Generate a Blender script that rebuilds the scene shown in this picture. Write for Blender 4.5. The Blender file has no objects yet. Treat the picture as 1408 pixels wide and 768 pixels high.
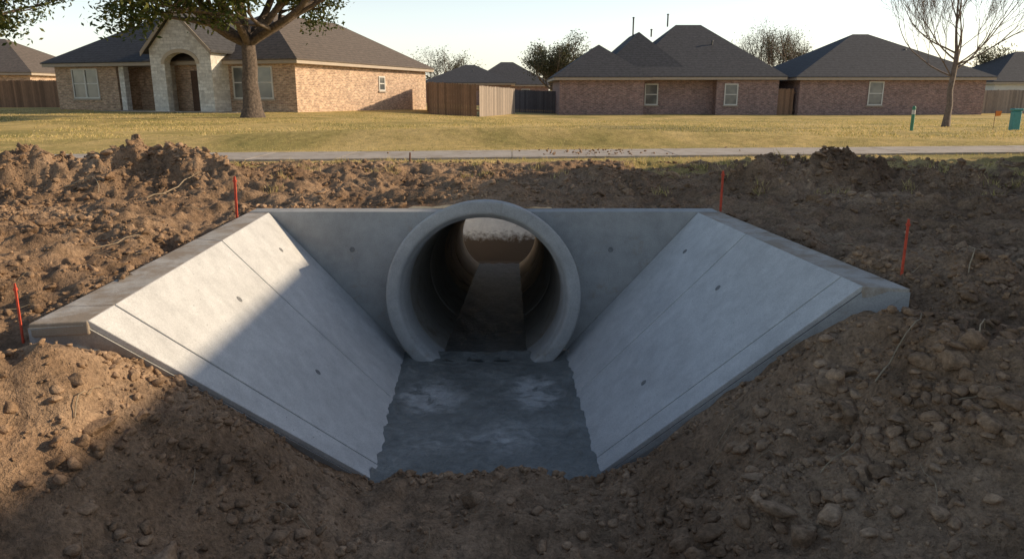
import bpy, math, random
import numpy as np
from mathutils import Vector, Matrix
random.seed(7)
R = np.random.RandomState(11)
scene = bpy.context.scene
COL = scene.collection

# ------------------------------------------------------------------ noise
def _hash(ix, iy, seed):
    n = (ix.astype(np.int64)*374761393 + iy.astype(np.int64)*668265263 + seed*1274126177) & 0xffffffff
    n = ((n ^ (n >> 13))*1274126177) & 0xffffffff
    n = (n ^ (n >> 16)) & 0xffffffff
    return n/4294967295.0
def vnoise(x, y, seed=0):
    ix = np.floor(x); iy = np.floor(y)
    fx = x-ix; fy = y-iy
    fx = fx*fx*fx*(fx*(fx*6-15)+10); fy = fy*fy*fy*(fy*(fy*6-15)+10)
    a = _hash(ix, iy, seed); b = _hash(ix+1, iy, seed)
    c = _hash(ix, iy+1, seed); d = _hash(ix+1, iy+1, seed)
    return (a*(1-fx)+b*fx)*(1-fy)+(c*(1-fx)+d*fx)*fy
def fbm(x, y, scale, octv=4, seed=0, gain=.5):
    s = 0; a = 1; t = 0
    ca, sa = math.cos(.6), math.sin(.6)
    X = x*scale; Y = y*scale
    for o in range(octv):
        s = s + a*(vnoise(X, Y, seed+o)-.5); t += a; a *= gain
        X, Y = (X*ca-Y*sa)*2.03+7.1, (X*sa+Y*ca)*2.03+3.7
    return s/t*2
def cellbump(x, y, scale, seed):
    X = x*scale; Y = y*scale; ix = np.floor(X); iy = np.floor(Y); best = np.full(X.shape, 9.0)
    for dx in (-1, 0, 1):
        for dy in (-1, 0, 1):
            cx = ix+dx+_hash(ix+dx, iy+dy, seed); cy = iy+dy+_hash(ix+dx, iy+dy, seed+1)
            sz = .6+.8*_hash(ix+dx, iy+dy, seed+2)
            best = np.minimum(best, np.hypot(X-cx, Y-cy)/sz)
    return np.sqrt(np.clip(1-best*best, 0, 1))
def sstep(t):
    t = np.clip(t, 0, 1); return t*t*(3-2*t)

# ------------------------------------------------------------------ terrain height
PILES = [(-5.2,10.5,.36,.8,.5),(-6.9,10.1,.36,.9,.6),(-4.2,10.2,.20,.6,.4),(-8.4,9.3,.32,.9,.7),(-6.2,7.8,.14,.8,.7),
         (-3.9,7.2,.07,.5,.6),(4.6,10.7,.38,.9,.45),(3.5,10.5,.26,.5,.4),(6.4,10.6,.22,.7,.4),(8.1,10.1,.42,.6,.4),
         (5.5,8.5,.10,.9,.6),(-4.1,5.2,.08,.5,.8),(4.2,5.6,.12,.6,.8),(.8,10.4,.08,.9,.5),(-2.2,10.6,.08,.8,.4)]
CX = -.32
def segd(x, y, a, b):
    ax, ay = a; bx, by = b; dx, dy = bx-ax, by-ay
    t = np.clip(((x-ax)*dx+(y-ay)*dy)/(dx*dx+dy*dy), 0, 1)
    return np.hypot(x-ax-t*dx, y-ay-t*dy)
def height(x, y):
    x = np.asarray(x, float); y = np.asarray(y, float)
    p = y-(14+.12*x)
    wild = 1-sstep((p+2.2)/.9)
    zb = -.27+.27*sstep((p+5.4)/4.2)
    pil = np.zeros_like(x)
    for (px, py, a, sx, sy) in PILES:
        pil = pil+a*np.exp(-((x-px)/sx)**2-((y-py)/sy)**2)
    zb = zb+pil
    c = CX+(8.3-y)*.035
    dx = x-c
    zf = np.where(y > 5.2, -2.04+.33*sstep((5.52-y)/.40), np.where(y > 4.2, -1.71+.11*(5.2-y), -1.60+.22*(4.2-y)))
    zf = np.minimum(zf, -.52)
    k = sstep((y-2.6)/2.2)
    slL = .45+(1.10-.45)*k
    slR = .40+(.88-.40)*k
    prof = zf+np.where(dx < 0, slL, slR)*np.maximum(np.abs(dx)-.85, 0)-.14
    kk = .16
    hm = np.clip(.5+.5*(zb-prof)/kk, 0, 1)
    z = zb*(1-hm)+prof*hm-kk*hm*(1-hm)
    back = sstep((y-8.35)/.15)
    z = z*(1-back)+zb*back
    rough = 1+pil*3.5
    dL = segd(x, y, (-2.86, 4.12), (-1.35, 5.08)); dR = segd(x, y, (2.78, 4.92), (1.0, 5.22))
    dB = segd(x, y, (-3.0, 8.62), (2.4, 8.62))
    near = np.exp(-(dL/.30)**2)*.20+np.exp(-(dR/.26)**2)*.13-np.exp(-(dB/.3)**2)*.04
    calm = (1-.55*np.exp(-(np.minimum(dL, dR)/.3)**2))*(1-.75*np.exp(-(dB/.28)**2))
    tex = fbm(x, y, .9, 3, 3)*.13 + fbm(x, y, 3.2, 4, 9)*.10*rough
    lm = cellbump(x+.1*fbm(x, y, 5, 2, 8), y, 4.6, 40)*.050*sstep(fbm(x, y, 1.1, 3, 15)*2.5+.5)*rough
    lm = lm+cellbump(x+.05*fbm(x, y, 9, 2, 18), y, 9, 47)*.036*sstep(fbm(x, y, 1.7, 3, 16)*2.5+.65)*np.minimum(rough, 2)
    fine = .036*fbm(x, y, 14, 2, 31)*rough
    z = z+wild*(tex+lm+fine)*calm-near
    z = z+.24*np.exp(-((x-CX)/.80)**2-((y-8.98)/.42)**2)
    lawn = sstep((p-1.0)/2)
    z = z+lawn*.03*fbm(x, y, .25, 3, 50)
    z = z+.36*np.exp(-((x-CX)/8.5)**2-((y-17.4)/.9)**2)
    far = sstep((y-20)/28)
    z = z+far*(.22+(-.36-.22)*sstep((x+12)/16))
    return z

# ------------------------------------------------------------------ materials
def newmat(name):
    m = bpy.data.materials.new(name); m.use_nodes = True
    nt = m.node_tree; b = nt.nodes['Principled BSDF']
    return m, nt, b
def N(nt, t, **kw):
    n = nt.nodes.new(t)
    for k, v in kw.items():
        if k.startswith('_'): setattr(n, k[1:], v)
        else: n.inputs[k].default_value = v
    return n
def L(nt, a, b): nt.links.new(a, b)
def ramp(nt, fac, stops):
    r = nt.nodes.new('ShaderNodeValToRGB'); L(nt, fac, r.inputs[0])
    el = r.color_ramp.elements
    el[0].position = stops[0][0]; el[0].color = (*stops[0][1], 1)
    el[1].position = stops[-1][0]; el[1].color = (*stops[-1][1], 1)
    for p, c in stops[1:-1]:
        e = el.new(p); e.color = (*c, 1)
    return r
def g(v): return (v, v, v)
def mix(nt, typ, fac, a, b):
    m = nt.nodes.new('ShaderNodeMixRGB'); m.blend_type = typ
    for i, v in enumerate((fac, a, b)):
        if isinstance(v, bpy.types.NodeSocket): L(nt, v, m.inputs[i])
        elif isinstance(v, tuple): m.inputs[i].default_value = (*v, 1)
        else: m.inputs[i].default_value = v
    return m.outputs[0]
def bump(nt, bsdf, h, dist, strength=1, prev=None):
    b = nt.nodes.new('ShaderNodeBump'); b.inputs['Distance'].default_value = dist; b.inputs['Strength'].default_value = strength
    L(nt, h, b.inputs['Height'])
    if prev is not None: L(nt, prev.outputs[0], b.inputs['Normal'])
    L(nt, b.outputs[0], bsdf.inputs['Normal']); return b
def noise(nt, co, scale, detail=5, rough=.55, dist=0):
    n = N(nt, 'ShaderNodeTexNoise', Scale=scale, Detail=detail, Roughness=rough, Distortion=dist)
    L(nt, co, n.inputs['Vector']); return n.outputs[0]

def concrete(name, base, dirt=0.0, rough=.8, stain=(.30,.25,.19), zstain=None):
    m, nt, b = newmat(name)
    co = nt.nodes.new('ShaderNodeTexCoord').outputs['Object']
    n1 = noise(nt, co, 1.5, 6, .7, .4); n2 = noise(nt, co, 7, 5, .65); n3 = noise(nt, co, 90, 2, .6)
    r1 = ramp(nt, n1, [(.3, tuple(c*.86 for c in base)), (.52, base), (.72, tuple(min(1, c*1.08) for c in base))])
    r2 = ramp(nt, n2, [(.3, g(.88)), (.65, g(1.06))])
    c = mix(nt, 'MULTIPLY', 1, r1.outputs[0], r2.outputs[0])
    r3 = ramp(nt, n3, [(.35, g(.88)), (.65, g(1.07))])
    c = mix(nt, 'MULTIPLY', 1, c, r3.outputs[0])
    v = N(nt, 'ShaderNodeTexVoronoi', Scale=16.0); L(nt, co, v.inputs['Vector'])
    rv = ramp(nt, v.outputs['Distance'], [(.07, g(.45)), (.11, g(1))])
    r5 = ramp(nt, n1, [(.5, g(0)), (.62, g(1))])
    c = mix(nt, 'MULTIPLY', r5.outputs[0], c, rv.outputs[0])
    if dirt > 0:
        n6 = noise(nt, co, 2.6, 6, .72); r6 = ramp(nt, n6, [(.62-.3*dirt, g(0)), (.78-.3*dirt, g(1))])
        c = mix(nt, 'MIX', r6.outputs[0], c, stain)
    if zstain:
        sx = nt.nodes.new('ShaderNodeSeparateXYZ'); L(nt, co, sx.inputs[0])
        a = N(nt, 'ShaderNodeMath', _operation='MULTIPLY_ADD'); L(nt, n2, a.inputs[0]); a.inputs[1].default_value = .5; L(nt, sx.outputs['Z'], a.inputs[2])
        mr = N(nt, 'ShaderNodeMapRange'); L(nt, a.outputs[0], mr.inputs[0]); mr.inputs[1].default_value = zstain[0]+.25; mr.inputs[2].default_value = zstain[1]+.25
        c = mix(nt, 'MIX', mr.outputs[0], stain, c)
    L(nt, c, b.inputs['Base Color'])
    b.inputs['Roughness'].default_value = rough
    bb = bump(nt, b, n2, .012, .5); bump(nt, b, n3, .003, .7, bb)
    return m
M_CONC = concrete('concrete_smooth', (.57, .56, .54))
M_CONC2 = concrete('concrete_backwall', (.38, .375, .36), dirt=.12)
M_COPE = concrete('concrete_coping', (.44, .40, .35), dirt=.7, stain=(.30, .235, .17))
M_PIPE = concrete('concrete_pipe', (.43, .42, .40), dirt=.12)
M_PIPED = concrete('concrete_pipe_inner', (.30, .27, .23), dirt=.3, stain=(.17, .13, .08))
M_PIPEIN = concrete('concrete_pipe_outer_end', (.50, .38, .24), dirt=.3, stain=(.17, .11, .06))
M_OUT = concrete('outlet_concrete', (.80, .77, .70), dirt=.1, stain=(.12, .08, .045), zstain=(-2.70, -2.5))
M_JOINT = concrete('joint_dark', (.13, .125, .12))
M_PATH = concrete('path_concrete', (.46, .395, .33), dirt=.4, stain=(.31, .235, .16))

def wetfloor(name, k=1.0, patches=True):
    m, nt, b = newmat(name)
    co = nt.nodes.new('ShaderNodeTexCoord').outputs['Object']
    n1 = noise(nt, co, 2.0, 5, .6, .6); n2 = noise(nt, co, 12, 5, .7); n3 = noise(nt, co, 60, 3, .6)
    r = ramp(nt, n1, [(.3, tuple(k*c for c in (.155, .16, .148))), (.55, tuple(k*c for c in (.22, .222, .206))), (.75, tuple(k*c for c in (.30, .30, .28)))])
    c = r.outputs[0]
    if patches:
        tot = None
        for (px, py, sx, sy, am) in [(-.82, 6.95, .42, .55, 1.1), (.24, 7.05, .36, .55, 1.1), (-.05, 6.0, .55, .45, .55), (-.7, 5.9, .4, .3, .4)]:  # soft light reflections painted into the floor colour as pale patches
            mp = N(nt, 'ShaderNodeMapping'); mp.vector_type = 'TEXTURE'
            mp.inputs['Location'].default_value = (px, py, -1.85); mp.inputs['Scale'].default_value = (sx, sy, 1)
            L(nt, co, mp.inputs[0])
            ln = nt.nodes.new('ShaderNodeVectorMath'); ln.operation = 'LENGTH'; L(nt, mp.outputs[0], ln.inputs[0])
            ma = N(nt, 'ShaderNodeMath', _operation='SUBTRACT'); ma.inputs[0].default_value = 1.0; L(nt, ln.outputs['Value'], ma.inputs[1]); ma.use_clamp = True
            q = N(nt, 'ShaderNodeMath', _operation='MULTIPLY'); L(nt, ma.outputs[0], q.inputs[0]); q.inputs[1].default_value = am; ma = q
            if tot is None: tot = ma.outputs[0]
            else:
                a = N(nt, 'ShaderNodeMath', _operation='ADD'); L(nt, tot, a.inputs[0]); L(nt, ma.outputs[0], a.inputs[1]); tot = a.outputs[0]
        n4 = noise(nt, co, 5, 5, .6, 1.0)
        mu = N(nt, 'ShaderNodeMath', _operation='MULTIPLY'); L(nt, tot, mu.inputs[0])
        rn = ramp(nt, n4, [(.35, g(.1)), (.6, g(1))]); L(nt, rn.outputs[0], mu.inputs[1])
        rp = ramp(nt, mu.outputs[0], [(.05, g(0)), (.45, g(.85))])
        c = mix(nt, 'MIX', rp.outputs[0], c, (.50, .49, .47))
    r2 = ramp(nt, n2, [(.3, g(.75)), (.7, g(1.2))]); c = mix(nt, 'MULTIPLY', 1, c, r2.outputs[0])
    L(nt, c, b.inputs['Base Color'])
    rr = ramp(nt, n2, [(.3, g(.28)), (.7, g(.6))]); L(nt, rr.outputs[0], b.inputs['Roughness'])
    bb = bump(nt, b, n2, .035, .9); bump(nt, b, n3, .008, .8, bb)
    return m
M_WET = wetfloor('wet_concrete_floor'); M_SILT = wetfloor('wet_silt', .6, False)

def dirtcolor(nt, co):
    n1 = noise(nt, co, .8, 4, .6, .5); n2 = noise(nt, co, 5, 6, .72); n3 = noise(nt, co, 38, 4, .7)
    r1 = ramp(nt, n1, [(.3, (.245, .152, .090)), (.5, (.36, .232, .140)), (.7, (.46, .31, .195))])
    r2 = ramp(nt, n2, [(.25, g(.45)), (.5, g(.92)), (.75, g(1.3))])
    c = mix(nt, 'MULTIPLY', 1, r1.outputs[0], r2.outputs[0])
    r3 = ramp(nt, n3, [(.3, g(.6)), (.7, g(1.28))])
    c = mix(nt, 'MULTIPLY', 1, c, r3.outputs[0])
    return c, n2, n3
def terrainmat():
    m, nt, b = newmat('ground_soil_and_lawn')
    co = nt.nodes.new('ShaderNodeTexCoord').outputs['Object']
    c, n2, n3 = dirtcolor(nt, co)
    gn1 = noise(nt, co, .25, 6, .7, .6)
    gr = ramp(nt, gn1, [(.30, (.24, .225, .07)), (.43, (.44, .345, .12)), (.55, (.66, .48, .19)), (.72, (.74, .55, .25))])
    g2 = ramp(nt, n2, [(.3, g(.7)), (.7, g(1.2))]); gc = mix(nt, 'MULTIPLY', 1, gr.outputs[0], g2.outputs[0])
    g3 = ramp(nt, n3, [(.3, g(.65)), (.7, g(1.2))]); gc = mix(nt, 'MULTIPLY', 1, gc, g3.outputs[0])
    at = nt.nodes.new('ShaderNodeAttribute'); at.attribute_name = 'lawn'
    c = mix(nt, 'MIX', at.outputs['Fac'], c, gc)
    L(nt, c, b.inputs['Base Color']); b.inputs['Roughness'].default_value = .95
    b.inputs['Specular IOR Level'].default_value = .15
    b1 = bump(nt, b, n2, .06, .9); bump(nt, b, n3, .025, 1.0, b1)
    return m
M_GROUND = terrainmat()
def clodmat():
    m, nt, b = newmat('soil_clods')
    co = nt.nodes.new('ShaderNodeTexCoord').outputs['Object']
    c, n2, n3 = dirtcolor(nt, co)
    ge = nt.nodes.new('ShaderNodeNewGeometry')
    rr = ramp(nt, ge.outputs['Random Per Island'], [(0, (.75, .73, .71)), (.6, (1.05, 1.05, 1.05)), (.98, (1.22, 1.22, 1.22)), (1, (1.35, 1.4, 1.45))])
    c = mix(nt, 'MULTIPLY', 1, c, rr.outputs[0])
    L(nt, c, b.inputs['Base Color']); b.inputs['Roughness'].default_value = .95; b.inputs['Specular IOR Level'].default_value = .15
    bump(nt, b, n3, .015, 1)
    return m
M_CLOD = clodmat()
def leafmat(name, stops, trans=.35):
    m, nt, b = newmat(name)
    ge = nt.nodes.new('ShaderNodeNewGeometry')
    r = ramp(nt, ge.outputs['Random Per Island'], stops)
    L(nt, r.outputs[0], b.inputs['Base Color']); b.inputs['Roughness'].default_value = .6
    b.inputs['Specular IOR Level'].default_value = .25
    t = nt.nodes.new('ShaderNodeBsdfTranslucent'); L(nt, r.outputs[0], t.inputs[0])
    ms = nt.nodes.new('ShaderNodeMixShader'); ms.inputs[0].default_value = trans
    L(nt, b.outputs[0], ms.inputs[1]); L(nt, t.outputs[0], ms.inputs[2])
    L(nt, ms.outputs[0], nt.nodes['Material Output'].inputs[0])
    return m
M_LEAF = leafmat('oak_leaf', [(0, (.035, .055, .015)), (.5, (.065, .09, .022)), (.85, (.12, .135, .03)), (1, (.20, .17, .05))])
M_LEAF2 = leafmat('cedar_leaf', [(0, (.05, .055, .028)), (.6, (.09, .09, .045)), (1, (.16, .14, .08))])
M_GRASS = leafmat('grass_blade', [(0, (.20, .21, .05)), (.2, (.40, .35, .10)), (.5, (.68, .51, .20)), (1, (.82, .64, .32))], .35)
def simple(name, col, rough=.7, nscale=20, var=.25, metal=0, bd=0.0):
    m, nt, b = newmat(name)
    co = nt.nodes.new('ShaderNodeTexCoord').outputs['Object']
    n = noise(nt, co, nscale, 4, .6)
    r = ramp(nt, n, [(.3, tuple(c*(1-var) for c in col)), (.7, tuple(min(1, c*(1+var)) for c in col))])
    L(nt, r.outputs[0], b.inputs['Base Color']); b.inputs['Roughness'].default_value = rough; b.inputs['Metallic'].default_value = metal
    if bd: bump(nt, b, n, bd, .8)
    return m
M_BARK = simple('bark', (.12, .09, .07), .95, 9, .5, bd=.06)
M_BARK2 = simple('pale_bark', (.17, .13, .105), .9, 9, .35, bd=.02)
M_TRIM = simple('trim_paint', (.40, .33, .26), .6, 3, .08)
M_WHITE = simple('window_frame_paint', (.62, .60, .55), .5, 3, .06)
M_STAKE = simple('red_stake_paint', (.62, .08, .035), .6, 30, .25)
M_GREEN = simple('green_marker_plastic', (.05, .22, .13), .45, 10, .1)
M_TEAL = simple('teal_plastic', (.06, .27, .26), .45, 10, .1)
M_ORANGE = simple('orange_plastic', (.75, .22, .03), .45, 10, .1)
M_RUST = simple('rusty_steel', (.16, .075, .045), .85, 40, .4)
M_TWIG = simple('dry_twig', (.36, .27, .17), .9, 30, .3)
M_BLACKPIPE = simple('vent_pipe_paint', (.05, .05, .05), .6, 10, .1)
M_DOOR = simple('door_wood', (.10, .05, .03), .5, 8, .3)
M_HOLE = simple('tie_hole_shade', (.20, .20, .195), .9, 60, .3)  # dark colour painted in for the shade inside open tie holes
def glassm():
    m, nt, b = newmat('window_glass')
    co = nt.nodes.new('ShaderNodeTexCoord').outputs['Object']
    n = noise(nt, co, .8, 2)
    r = ramp(nt, n, [(.4, (.10, .11, .11)), (.6, (.22, .22, .20))])
    L(nt, r.outputs[0], b.inputs['Base Color']); b.inputs['Roughness'].default_value = .08; b.inputs['Specular IOR Level'].default_value = .7
    return m
M_GLASS = glassm()
def brick(name, c1, c2, mortar):
    m, nt, b = newmat(name)
    uv = nt.nodes.new('ShaderNodeUVMap')
    bt = nt.nodes.new('ShaderNodeTexBrick'); L(nt, uv.outputs[0], bt.inputs['Vector'])
    bt.inputs['Scale'].default_value = 1; bt.inputs['Brick Width'].default_value = .26; bt.inputs['Row Height'].default_value = .09
    bt.inputs['Mortar Size'].default_value = .009; bt.inputs['Color1'].default_value = (*c1, 1); bt.inputs['Color2'].default_value = (*c2, 1)
    bt.inputs['Mortar'].default_value = (*mortar, 1); bt.inputs['Bias'].default_value = -.1
    n = noise(nt, uv.outputs[0], 1.5, 5, .7); r = ramp(nt, n, [(.3, g(.78)), (.7, g(1.18))])
    mp = N(nt, 'ShaderNodeMapping'); mp.inputs['Scale'].default_value = (3.9, 11, 1); L(nt, uv.outputs[0], mp.inputs[0])
    n2 = noise(nt, mp.outputs[0], 1.0, 2, .7); r2 = ramp(nt, n2, [(.3, g(.6)), (.7, g(1.4))])
    c = mix(nt, 'MULTIPLY', 1, bt.outputs[0], r.outputs[0]); c = mix(nt, 'MULTIPLY', 1, c, r2.outputs[0])
    L(nt, c, b.inputs['Base Color']); b.inputs['Roughness'].default_value = .9
    return m
M_BRICK = brick('brick_tan', (.52, .35, .235), (.33, .205, .145), (.56, .47, .36))
M_BRICK2 = brick('brick_rose', (.30, .18, .155), (.20, .125, .11), (.36, .30, .27))
def stone():
    m, nt, b = newmat('white_limestone')
    uv = nt.nodes.new('ShaderNodeUVMap')
    bt = nt.nodes.new('ShaderNodeTexBrick'); L(nt, uv.outputs[0], bt.inputs['Vector'])
    bt.inputs['Scale'].default_value = 1; bt.inputs['Brick Width'].default_value = .42; bt.inputs['Row Height'].default_value = .17
    bt.inputs['Mortar Size'].default_value = .012; bt.inputs['Color1'].default_value = (.84, .81, .75, 1); bt.inputs['Color2'].default_value = (.62, .58, .52, 1)
    bt.inputs['Mortar'].default_value = (.6, .57, .52, 1)
    n2 = noise(nt, uv.outputs[0], 5, 4, .7); r2 = ramp(nt, n2, [(.3, g(.75)), (.7, g(1.2))])
    c = mix(nt, 'MULTIPLY', 1, bt.outputs[0], r2.outputs[0])
    L(nt, c, b.inputs['Base Color']); b.inputs['Roughness'].default_value = .9
    return m
M_STONE = stone()
def shingle(name, col):
    m, nt, b = newmat(name)
    co = nt.nodes.new('ShaderNodeTexCoord').outputs['Object']
    w = N(nt, 'ShaderNodeTexWave', Scale=2.2, Distortion=.6, Detail=2.0); w.bands_direction = 'Z'; L(nt, co, w.inputs['Vector'])
    n = noise(nt, co, 5, 5, .75)
    r = ramp(nt, n, [(.3, tuple(c*.6 for c in col)), (.7, tuple(c*1.45 for c in col))])
    r2 = ramp(nt, w.outputs['Fac'], [(0, g(.8)), (.4, g(1.05))])
    c = mix(nt, 'MULTIPLY', 1, r.outputs[0], r2.outputs[0])
    L(nt, c, b.inputs['Base Color']); b.inputs['Roughness'].default_value = .9
    return m
M_ROOF = shingle('roof_shingles_sunlit_brown', (.125, .098, .078))  # warm sunlit look of grey shingles put into the base colour
M_ROOF2 = shingle('roof_shingles_grey', (.058, .056, .059))
def woodm(name, col):
    m, nt, b = newmat(name)
    ge = nt.nodes.new('ShaderNodeNewGeometry')
    r = ramp(nt, ge.outputs['Random Per Island'], [(0, tuple(c*.7 for c in col)), (1, tuple(c*1.3 for c in col))])
    co = nt.nodes.new('ShaderNodeTexCoord').outputs['Object']
    mp = N(nt, 'ShaderNodeMapping'); mp.inputs['Scale'].default_value = (12, 12, 1.2); L(nt, co, mp.inputs[0])
    n = noise(nt, mp.outputs[0], 3, 4, .7); r2 = ramp(nt, n, [(.3, g(.7)), (.7, g(1.2))])
    c = mix(nt, 'MULTIPLY', 1, r.outputs[0], r2.outputs[0]); L(nt, c, b.inputs['Base Color']); b.inputs['Roughness'].default_value = .9
    return m
M_WOOD = woodm('fence_cedar', (.24, .14, .085)); M_WOODG = woodm('fence_weathered', (.29, .235, .19)); M_WOODD = woodm('fence_dark', (.11, .10, .105))

# ------------------------------------------------------------------ mesh helpers
def empty(name, loc=(0, 0, 0), rz=0):
    e = bpy.data.objects.new(name, None); e.location = loc; e.rotation_euler = (0, 0, rz); COL.objects.link(e); return e
def mobj(name, verts, faces, mat, parent=None, smooth=False, uv=False):
    me = bpy.data.meshes.new(name); me.from_pydata([tuple(v) for v in verts], [], faces); me.update()
    if uv:
        l = me.uv_layers.new(name='UVMap')
        for p in me.polygons:
            n = p.normal; ax = abs(n.x); ay = abs(n.y)
            for li in p.loop_indices:
                v = me.vertices[me.loops[li].vertex_index].co
                l.data[li].uv = (v.y, v.z) if ax > ay else (v.x, v.z)
                if abs(n.z) > .9: l.data[li].uv = (v.x, v.y)
    if mat: me.materials.append(mat)
    if smooth:
        me.polygons.foreach_set('use_smooth', [True]*len(me.polygons))
    o = bpy.data.objects.new(name, me); COL.objects.link(o)
    if parent: o.parent = parent
    return o
def npmesh(name, V, F, mat, parent=None, smooth=False):
    me = bpy.data.meshes.new(name); V = np.asarray(V, np.float32); F = np.asarray(F, np.int32)
    k = F.shape[1]
    me.vertices.add(len(V)); me.vertices.foreach_set('co', V.ravel())
    me.loops.add(F.size); me.loops.foreach_set('vertex_index', F.ravel())
    me.polygons.add(len(F)); me.polygons.foreach_set('loop_start', np.arange(0, F.size, k, dtype=np.int32))
    me.polygons.foreach_set('loop_total', np.full(len(F), k, np.int32))
    if smooth: me.polygons.foreach_set('use_smooth', np.ones(len(F), bool))
    me.update(calc_edges=True); me.validate()
    me.materials.append(mat)
    o = bpy.data.objects.new(name, me); COL.objects.link(o)
    if parent: o.parent = parent
    return o
BF = [(0, 3, 2, 1), (4, 5, 6, 7), (0, 1, 5, 4), (1, 2, 6, 5), (2, 3, 7, 6), (3, 0, 4, 7)]
def box(name, x0, x1, y0, y1, z0, z1, mat, parent=None):
    v = [(x0, y0, z0), (x1, y0, z0), (x1, y1, z0), (x0, y1, z0), (x0, y0, z1), (x1, y0, z1), (x1, y1, z1), (x0, y1, z1)]
    return mobj(name, v, BF, mat, parent, uv=True)
def hexa(name, v, mat, parent=None):
    return mobj(name, v, BF, mat, parent, uv=True)
def cyl(name, p0, p1, r0, r1, mat, parent=None, n=10):
    p0 = Vector(p0); p1 = Vector(p1); d = (p1-p0).normalized()
    a = d.cross(Vector((0, 0, 1)))
    if a.length < .01: a = Vector((1, 0, 0))
    a.normalize(); b = d.cross(a)
    V = []
    for p, r in ((p0, r0), (p1, r1)):
        for i in range(n):
            t = 2*math.pi*i/n; V.append(p+a*math.cos(t)*r+b*math.sin(t)*r)
    F = [(i, (i+1) % n, n+(i+1) % n, n+i) for i in range(n)]+[tuple(range(n))[::-1], tuple(range(n, 2*n))]
    return mobj(name, V, F, mat, parent)

# ------------------------------------------------------------------ ground sheet
def axis(dense0, dense1, step, lo, hi, gr, cap=30):
    a = list(np.arange(dense0, dense1+step*.5, step)); s = step
    while a[-1] < hi: s = min(s*gr, cap); a.append(a[-1]+s)
    s = step
    while a[0] > lo: s = min(s*gr, cap); a.insert(0, a[0]-s)
    return np.array(a)
xs = axis(-7.6, 7.6, .027, -600, 600, 1.07)
ys = axis(2.4, 11.6, .025, -40, 1200, 1.035, 25)
GX, GY = np.meshgrid(xs, ys)
GZ = height(GX, GY)
nx, ny = len(xs), len(ys)
V = np.stack([GX.ravel(), GY.ravel(), GZ.ravel()], 1)
ii = np.arange(nx*ny).reshape(ny, nx)
F = np.stack([ii[:-1, :-1].ravel(), ii[:-1, 1:].ravel(), ii[1:, 1:].ravel(), ii[1:, :-1].ravel()], 1)
fc = V[F].mean(1)
POLY = [(-2.93, 8.54), (-2.80, 4.20), (-2.60, 4.24), (-1.14, 5.28), (-1.05, 5.5), (.64, 5.5), (.72, 5.40), (2.46, 5.03), (2.70, 5.02), (2.3, 8.54)]
def inpoly(x, y, poly):
    r = np.zeros(x.shape, bool); n = len(poly)
    for i in range(n):
        x0, y0 = poly[i]; x1, y1 = poly[(i+1) % n]
        c = ((y0 > y) != (y1 > y)) & (x < (x1-x0)*(y-y0)/(y1-y0+1e-12)+x0); r ^= c
    return r
DITCH = (CX-2.7, CX+2.7, 18.0, 22.6)
kill = inpoly(fc[:, 0], fc[:, 1], POLY) | ((fc[:, 0] > DITCH[0]) & (fc[:, 0] < DITCH[1]) & (fc[:, 1] > DITCH[2]) & (fc[:, 1] < DITCH[3]))
ground = npmesh('ground', V, F[~kill], M_GROUND, smooth=True)
def lawnmask(x, y):
    p = y-(14+.12*x)
    edge = p+1.6+fbm(x, y, .8, 4, 77)*.8+fbm(x, y, 5, 3, 78)*.35
    e = sstep(edge/.35+.5)
    e = np.where(x > 2, np.maximum(e, sstep((p+3.0+fbm(x, y, 2.5, 3, 79)*2.2)/.5)*.8), e)
    return e
lm = lawnmask(V[:, 0], V[:, 1])
att = ground.data.attributes.new('lawn', 'FLOAT', 'POINT'); att.data.foreach_set('value', lm.astype(np.float32))

# ------------------------------------------------------------------ path
px = np.concatenate([np.arange(-60, -12, 1.5), np.arange(-12, 20, 1.5), np.arange(20, 80, 1.5)])
path = empty('concrete_path')
for i in range(len(px)-1):
    a, b = px[i]+.006, px[i+1]-.006
    fa, fb = 14+.12*a, 14+.12*b
    h = .035+.004*random.uniform(-1, 1)
    zz = [float(height(a, fa)), float(height(b, fb))]
    hexa('slab', [(a, fa-.85, zz[0]-.15), (b, fb-.85, zz[1]-.15), (b, fb+.85, zz[1]-.15), (a, fa+.85, zz[0]-.15),
         (a, fa-.85, zz[0]+h), (b, fb-.85, zz[1]+h), (b, fb+.85, zz[1]+h), (a, fa+.85, zz[0]+h)], M_PATH, path)

# ------------------------------------------------------------------ culvert headwall
hw = empty('concrete_culvert_headwall')
PY0 = 7.95; PC = -1.10; SL = .114; RO = 1.09; RI = .90
def pz(y): return PC-SL*(y-PY0)
def holewall(name, xl, xr, y0, y1, z0, z1, cx, cz, r, mat, parent, n=48):
    V = []; F = []
    zs_ = np.linspace(z0, z1, n)
    for side in (0, 1):
        b = len(V)
        for z in zs_:
            dz = z-cz; w = math.sqrt(max(r*r-dz*dz, 0))
            xa, xb = (xl, cx-w) if side == 0 else (cx+w, xr)
            V += [(xa, y0, z), (xb, y0, z), (xb, y1, z), (xa, y1, z)]
        for i in range(n-1):
            a = b+4*i; c = a+4
            F += [(a, a+1, c+1, c), (a+1, a+2, c+2, c+1), (a+2, a+3, c+3, c+2), (a+3, a, c, c+3)]
        t = b+4*(n-1); F += [(t, t+1, t+2, t+3), (b, b+3, b+2, b+1)]
    return mobj(name, V, F, mat, parent)
holewall('back_wall', -2.97, 2.33, 8.3, 8.56, -2.1, -.185, CX, pz(8.4), .96, M_CONC2, hw)

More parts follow.
